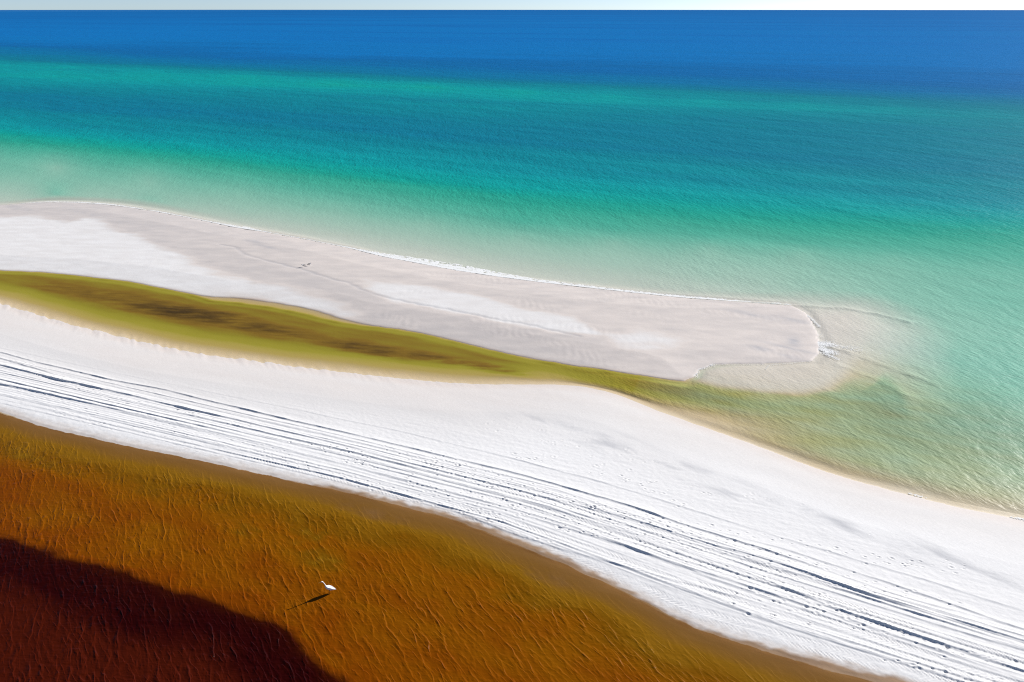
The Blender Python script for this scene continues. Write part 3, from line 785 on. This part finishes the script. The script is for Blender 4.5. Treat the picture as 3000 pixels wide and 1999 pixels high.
    sea = make_grid("sea", S, T, z, M_SEA, at, keep, cut=~cut)
    kr = np.where(T < 58)[0]
    kc = np.where((S > -400) & (S < 4))[0]
    sl = np.s_[kr[0]:kr[-1] + 1, kc[0]:kc[-1] + 1]
    lagoon = make_grid("lagoon", S[kc], T[kr], z[sl], M_SEA, {k: v[sl] for k, v in at.items()}, keep[sl], cut=cut[sl])
    return sea


build_beach()
build_sandbar()
build_lake_bed()
build_lake()
build_sea()


# ------------------------------------------------------------------ foam
def foam_material():
    m, nt = nt_new("foam")
    b = NB(nt)
    p = b.n("ShaderNodeBsdfPrincipled")
    p.inputs["Base Color"].default_value = (0.82, 0.83, 0.82, 1)
    p.inputs["Roughness"].default_value = 0.8
    p.inputs["Specular IOR Level"].default_value = 0.2
    out = b.n("ShaderNodeOutputMaterial")
    nt.links.new(p.outputs[0], out.inputs[0])
    return m


M_FOAM = foam_material()


def foam(name, spots, label):
    """spots: (s, t, z, radius along, radius across, angle) low irregular domes of bubbles"""
    r = np.random.default_rng(3)
    V, F = [], []
    for s, t, z, ra, rb, an in spots:
        k = len(V)
        nn = 7
        ca, sa = math.cos(an), math.sin(an)
        for j in range(nn):
            q = 2 * math.pi * j / nn
            w = r.uniform(0.6, 1.25)
            x, y = ra * w * math.cos(q), rb * w * math.sin(q)
            V.append((s + x * ca - y * sa, t + x * sa + y * ca, z - 0.004))
        V.append((s, t, z + min(ra, rb) * 0.10))
        for j in range(nn):
            F.append((k + j, k + (j + 1) % nn, k + nn))
    me = bpy.data.meshes.new(name)
    me.from_pydata(V, [], F)
    me.polygons.foreach_set("use_smooth", [True] * len(F))
    me.materials.append(M_FOAM)
    ob = bpy.data.objects.new(name, me)
    ob.rotation_euler = (0, 0, SHORE)
    ob["kind"] = 'stuff'
    ob["label"] = label
    ob["category"] = "foam"
    COL.objects.link(ob)
    return ob


def along(line, n, r):
    p = np.array(line)
    L = np.concatenate([[0], np.cumsum(np.hypot(*(p[1:] - p[:-1]).T))])
    u = r.random(n) * L[-1]
    s, t = np.interp(u, L, p[:, 0]), np.interp(u, L, p[:, 1])
    s2, t2 = np.interp(u + .1, L, p[:, 0]), np.interp(u + .1, L, p[:, 1])
    return s, t, np.arctan2(t2 - t, s2 - s + 1e-9)


def build_foam():
    r = np.random.default_rng(5)
    # wash along the seaward edge of the bar: width by place
    W = np.array([(-95, .02), (-93, .22), (-84, .30), (-78, .20), (-76, .03), (-74, .22), (-69, .12), (-66, .10), (-62, .30), (-58, .55), (-56.5, .25), (-54, .06), (-46, .05), (-43, .10),
                  (-40, .35), (-37, .7), (-33, 1.0), (-29, 1.25), (-25, 1.0), (-21, .6), (-17, .4), (-13, .35), (-9, .30), (-5, .35), (-1, .25), (1, .06), (3, .2), (4.2, .05)])
    sp = []
    ss = r.uniform(-95, 4.2, 26000)
    ww = np.interp(ss, W[:, 0], W[:, 1])
    patch = fbm(ss / 0.9, ss * 0, 5, 3)
    for s, w, pz in zip(ss, ww, patch):
        if r.random() > min(1, 0.15 + w * 1.1) or w < 0.04:
            continue
        e = float(barN_c(s))
        q = r.random() ** 1.5
        if q > 0.55 + pz * 1.6 and r.random() < .75:
            continue
        t = e + 0.02 + q * w * 1.25
        sz = r.uniform(0.03, 0.085) * (0.8 + 0.6 * w)
        sp.append((s, t, 0.035 + 0.02 * q, sz * 1.9, sz, math.atan2(float(barN_c(s + .3)) - e, .3) + r.normal(0, .25)))
    foam("surf_foam", sp, "white line of surf foam along the seaward edge of the sandbar")
    sp = []
    for line, n, wd, sz in [([(5.55,59.98),(6.11,58.72),(6.48,57.72)], 300, .09, .03), ([(5.29,55.84),(5.92,54.59),(6.54,53.98),(6.79,52.46)], 900, .22, .035),
                            ([(6.2,54.28),(7.2,54.5)], 700, .34, .035), ([(6.3,54.2),(9.2,54.3)], 520, .5, .028), ([(6.5,53.4),(7.3,52.9)], 600, .32, .035), ([(6.8,52.4),(7.6,51.8)], 160, .12, .03), ([(5.2,57.5),(6.4,55.6)], 200, .3, .025), ([(1.2,61.0),(3.4,61.0),(5.0,60.4),(5.6,59.9)], 160, .05, .04),
                            ([(-2.40,45.34),(-2.40,46.47),(-1.27,47.76)], 420, .12, .026), ([(-1.27,47.76),(2.41,49.11)], 110, .03, .016), ([(2.41,48.2),(2.6,49.0),(5.81,50.94)], 170, .04, .018),
                            ([(0.33,50.34),(1.66,52.62)], 110, .03, .035), ([(15.0,35.5),(16.2,35.35),(18,35.5)], 130, .1, .045), ([(10.2,35.8),(11,35.7)], 30, .06, .04)]:
        s, t, an = along(line, n, r)
        for a, b2, c in zip(s, t, an):
            k = r.uniform(.5, 1.2) * sz
            sp.append((a + r.normal(0, wd), b2 + r.normal(0, wd * .7), 0.016 + .012 * r.random(), k * 1.6, k * .8, c + r.normal(0, .4)))
    foam("wash_foam", sp, "thin white wash swirling over the shallow end of the sandbar")


build_foam()


# ------------------------------------------------------------------ birds
def flat(name, color, rough=0.6, spec=0.3):
    m, nt = nt_new(name)
    b = NB(nt)
    geo = b.n("ShaderNodeTexCoord").outputs["Object"]
    v = b.ramp(b.noise(b.mapping(geo, 0, (3, 1, 1)), 30, 4, .6), [(0.3, (.86, .86, .86)), (0.7, (1.05, 1.05, 1.05))])
    p = b.n("ShaderNodeBsdfPrincipled")
    b.set(p.inputs["Base Color"], b.mix(1.0, (*color, 1), v, 'MULTIPLY'))
    p.inputs["Roughness"].default_value = rough
    p.inputs["Specular IOR Level"].default_value = spec
    out = b.n("ShaderNodeOutputMaterial")
    nt.links.new(p.outputs[0], out.inputs[0])
    return m


def loft(name, path, mat, parent=None, seg=16, cap=True):
    """path: [(x, y, z, half width, half height)] -> one closed smooth tube"""
    P = np.array(path, float)
    n = len(P)
    u = np.linspace(0, n - 1, (n - 1) * 5 + 1)
    # Catmull-Rom through the stations
    def cr(u):
        i = np.clip(np.floor(u).astype(int), 0, n - 2)
        f = (u - i)[:, None]
        p0, p1, p2, p3 = P[np.maximum(i - 1, 0)], P[i], P[i + 1], P[np.minimum(i + 2, n - 1)]
        return 0.5 * (2 * p1 + (p2 - p0) * f + (2 * p0 - 5 * p1 + 4 * p2 - p3) * f ** 2 + (3 * p1 - p0 - 3 * p2 + p3) * f ** 3)
    Q = cr(u)
    V, F = [], []
    for k in range(len(Q)):
        a, b2 = Q[max(k - 1, 0), :3], Q[min(k + 1, len(Q) - 1), :3]
        d = Vector(b2 - a).normalized()
        side = Vector((0, 1, 0))
        up = side.cross(d)
        up = up.normalized() if up.length > 1e-6 else Vector((0, 0, 1))
        side = d.cross(up).normalized()
        c = Vector(Q[k, :3])
        w, h = max(Q[k, 3], 1e-4), max(Q[k, 4], 1e-4)
        for j in range(seg):
            q = 2 * math.pi * j / seg
            V.append(c + side * (w * math.cos(q)) + up * (h * math.sin(q)))
    m = len(Q)
    for k in range(m - 1):
        for j in range(seg):
            F.append((k * seg + j, k * seg + (j + 1) % seg, (k + 1) * seg + (j + 1) % seg, (k + 1) * seg + j))
    F.append(tuple(range(seg))[::-1])
    F.append(tuple((m - 1) * seg + j for j in range(seg)))
    me = bpy.data.meshes.new(name)
    me.from_pydata([tuple(v) for v in V], [], F)
    me.polygons.foreach_set("use_smooth", [True] * len(F))
    me.update()
    me.materials.append(mat)
    ob = bpy.data.objects.new(name, me)
    COL.objects.link(ob)
    if parent:
        ob.parent = parent
    return ob


def ball(name, loc, r, mat, parent):
    bm = bmesh.new()
    bmesh.ops.create_uvsphere(bm, u_segments=10, v_segments=8, radius=r)
    bmesh.ops.translate(bm, verts=bm.verts, vec=loc)
    me = bpy.data.meshes.new(name)
    bm.to_mesh(me)
    bm.free()
    me.materials.append(mat)
    ob = bpy.data.objects.new(name, me)
    COL.objects.link(ob)
    ob.parent = parent
    return ob


def thing(name, label, cat, loc, rz, group=None):
    o = bpy.data.objects.new(name, None)
    o.empty_display_size = 0.3
    o.location = loc
    o.rotation_euler = (0, 0, rz)
    o["label"] = label
    o["category"] = cat
    if group:
        o["group"] = group
    COL.objects.link(o)
    return o


M_WHITE = flat("white_feathers", (0.80, 0.81, 0.83), 0.75)
M_BILL = flat("yellow_bill", (0.62, 0.42, 0.12), 0.4)
M_DARK = flat("dark_leg", (0.03, 0.028, 0.026), 0.5)
M_EYE = flat("eye", (0.02, 0.02, 0.02), 0.2)
M_SLATE = flat("slate_feathers", (0.025, 0.026, 0.032), 0.7)
M_ORANGE = flat("orange_bill", (0.7, 0.16, 0.03), 0.4)


def build_heron():
    x, y = to_world(-15.71, 18.77)
    h = thing("heron", "tall white heron wading in the brown lake with long neck stretched out", "heron", (x, y, -0.20), R(202))
    h.scale = (0.82, 0.82, 0.82)
    # bird faces local +x; back slopes down to the tail
    loft("body", [(-.335, 0, .415, .010, .006), (-.28, 0, .455, .045, .022), (-.185, 0, .525, .080, .055), (-.07, 0, .610, .105, .092), (.04, 0, .690, .098, .098),
                  (.105, 0, .770, .066, .072), (.135, 0, .850, .038, .042), (.155, 0, .925, .025, .027), (.178, 0, 1.000, .021, .023), (.203, 0, 1.070, .020, .022),
                  (.230, 0, 1.135, .020, .022), (.258, 0, 1.185, .024, .026), (.298, 0, 1.208, .031, .032), (.338, 0, 1.200, .024, .024), (.362, 0, 1.193, .013, .013)], M_WHITE, h)
    for sy in (-1, 1):
        loft("wing", [(.10, sy * .080, .735, .010, .03), (.02, sy * .100, .690, .016, .070), (-.08, sy * .100, .615, .016, .080), (-.20, sy * .080, .530, .014, .055),
                      (-.30, sy * .045, .460, .010, .03), (-.38, sy * .02, .400, .004, .008)], M_WHITE, h, 12)
        loft("leg", [(-.01, sy * .045, .58, .024, .026), (-.025, sy * .05, .48, .014, .015), (-.04, sy * .05, .34, .010, .010), (-.035, sy * .05, .30, .013, .013),
                     (-.02, sy * .05, .16, .009, .009), (-.005, sy * .05, .0, .009, .009), (-.005, sy * .05, -.30, .010, .010)], M_DARK, h, 8)
        ball("eye", (.328, sy * .024, 1.205), .006, M_EYE, h)
    loft("bill", [(.352, 0, 1.194, .014, .015), (.41, 0, 1.188, .011, .011), (.47, 0, 1.182, .006, .006), (.51, 0, 1.178, .001, .001)], M_BILL, h, 8)
    return h


def build_shorebirds():
    for (s, t, rz, lab) in [(-42.42, 55.50, R(20), "small black and white shorebird on the pinkish wet sandbar, the one farther from the camera"),
                            (-42.75, 55.02, R(195), "small black and white shorebird on the pinkish wet sandbar, the one nearer the camera")]:
        x, y = to_world(s, t)
        z = 0.235
        b = thing("shorebird", lab, "bird", (x, y, z), rz, "shorebirds resting on the sandbar")
        loft("body", [(-.20, 0, .135, .012, .006), (-.12, 0, .145, .035, .030), (-.02, 0, .155, .060, .058), (.08, 0, .165, .055, .055), (.13, 0, .195, .034, .036),
                      (.150, 0, .230, .030, .032), (.180, 0, .242, .028, .029), (.205, 0, .238, .012, .012)], M_WHITE, b, 14)
        for sy in (-1, 1):
            loft("wing", [(.10, sy * .045, .185, .010, .02), (.02, sy * .056, .180, .014, .045), (-.10, sy * .04, .165, .012, .032), (-.24, sy * .012, .145, .004, .006)], M_SLATE, b, 10)
            loft("leg", [(.0, sy * .02, .13, .008, .008), (-.005, sy * .022, .06, .005, .005), (0, sy * .022, -.01, .005, .005)], M_DARK, b, 8)
        loft("cap", [(.125, 0, .222, .020, .016), (.150, 0, .246, .031, .024), (.180, 0, .258, .028, .020), (.205, 0, .247, .010, .008)], M_SLATE, b, 10)
        loft("bill", [(.200, 0, .237, .008, .008), (.235, 0, .233, .005, .006), (.265, 0, .229, .001, .001)], M_ORANGE, b, 8)


build_heron()
build_shorebirds()
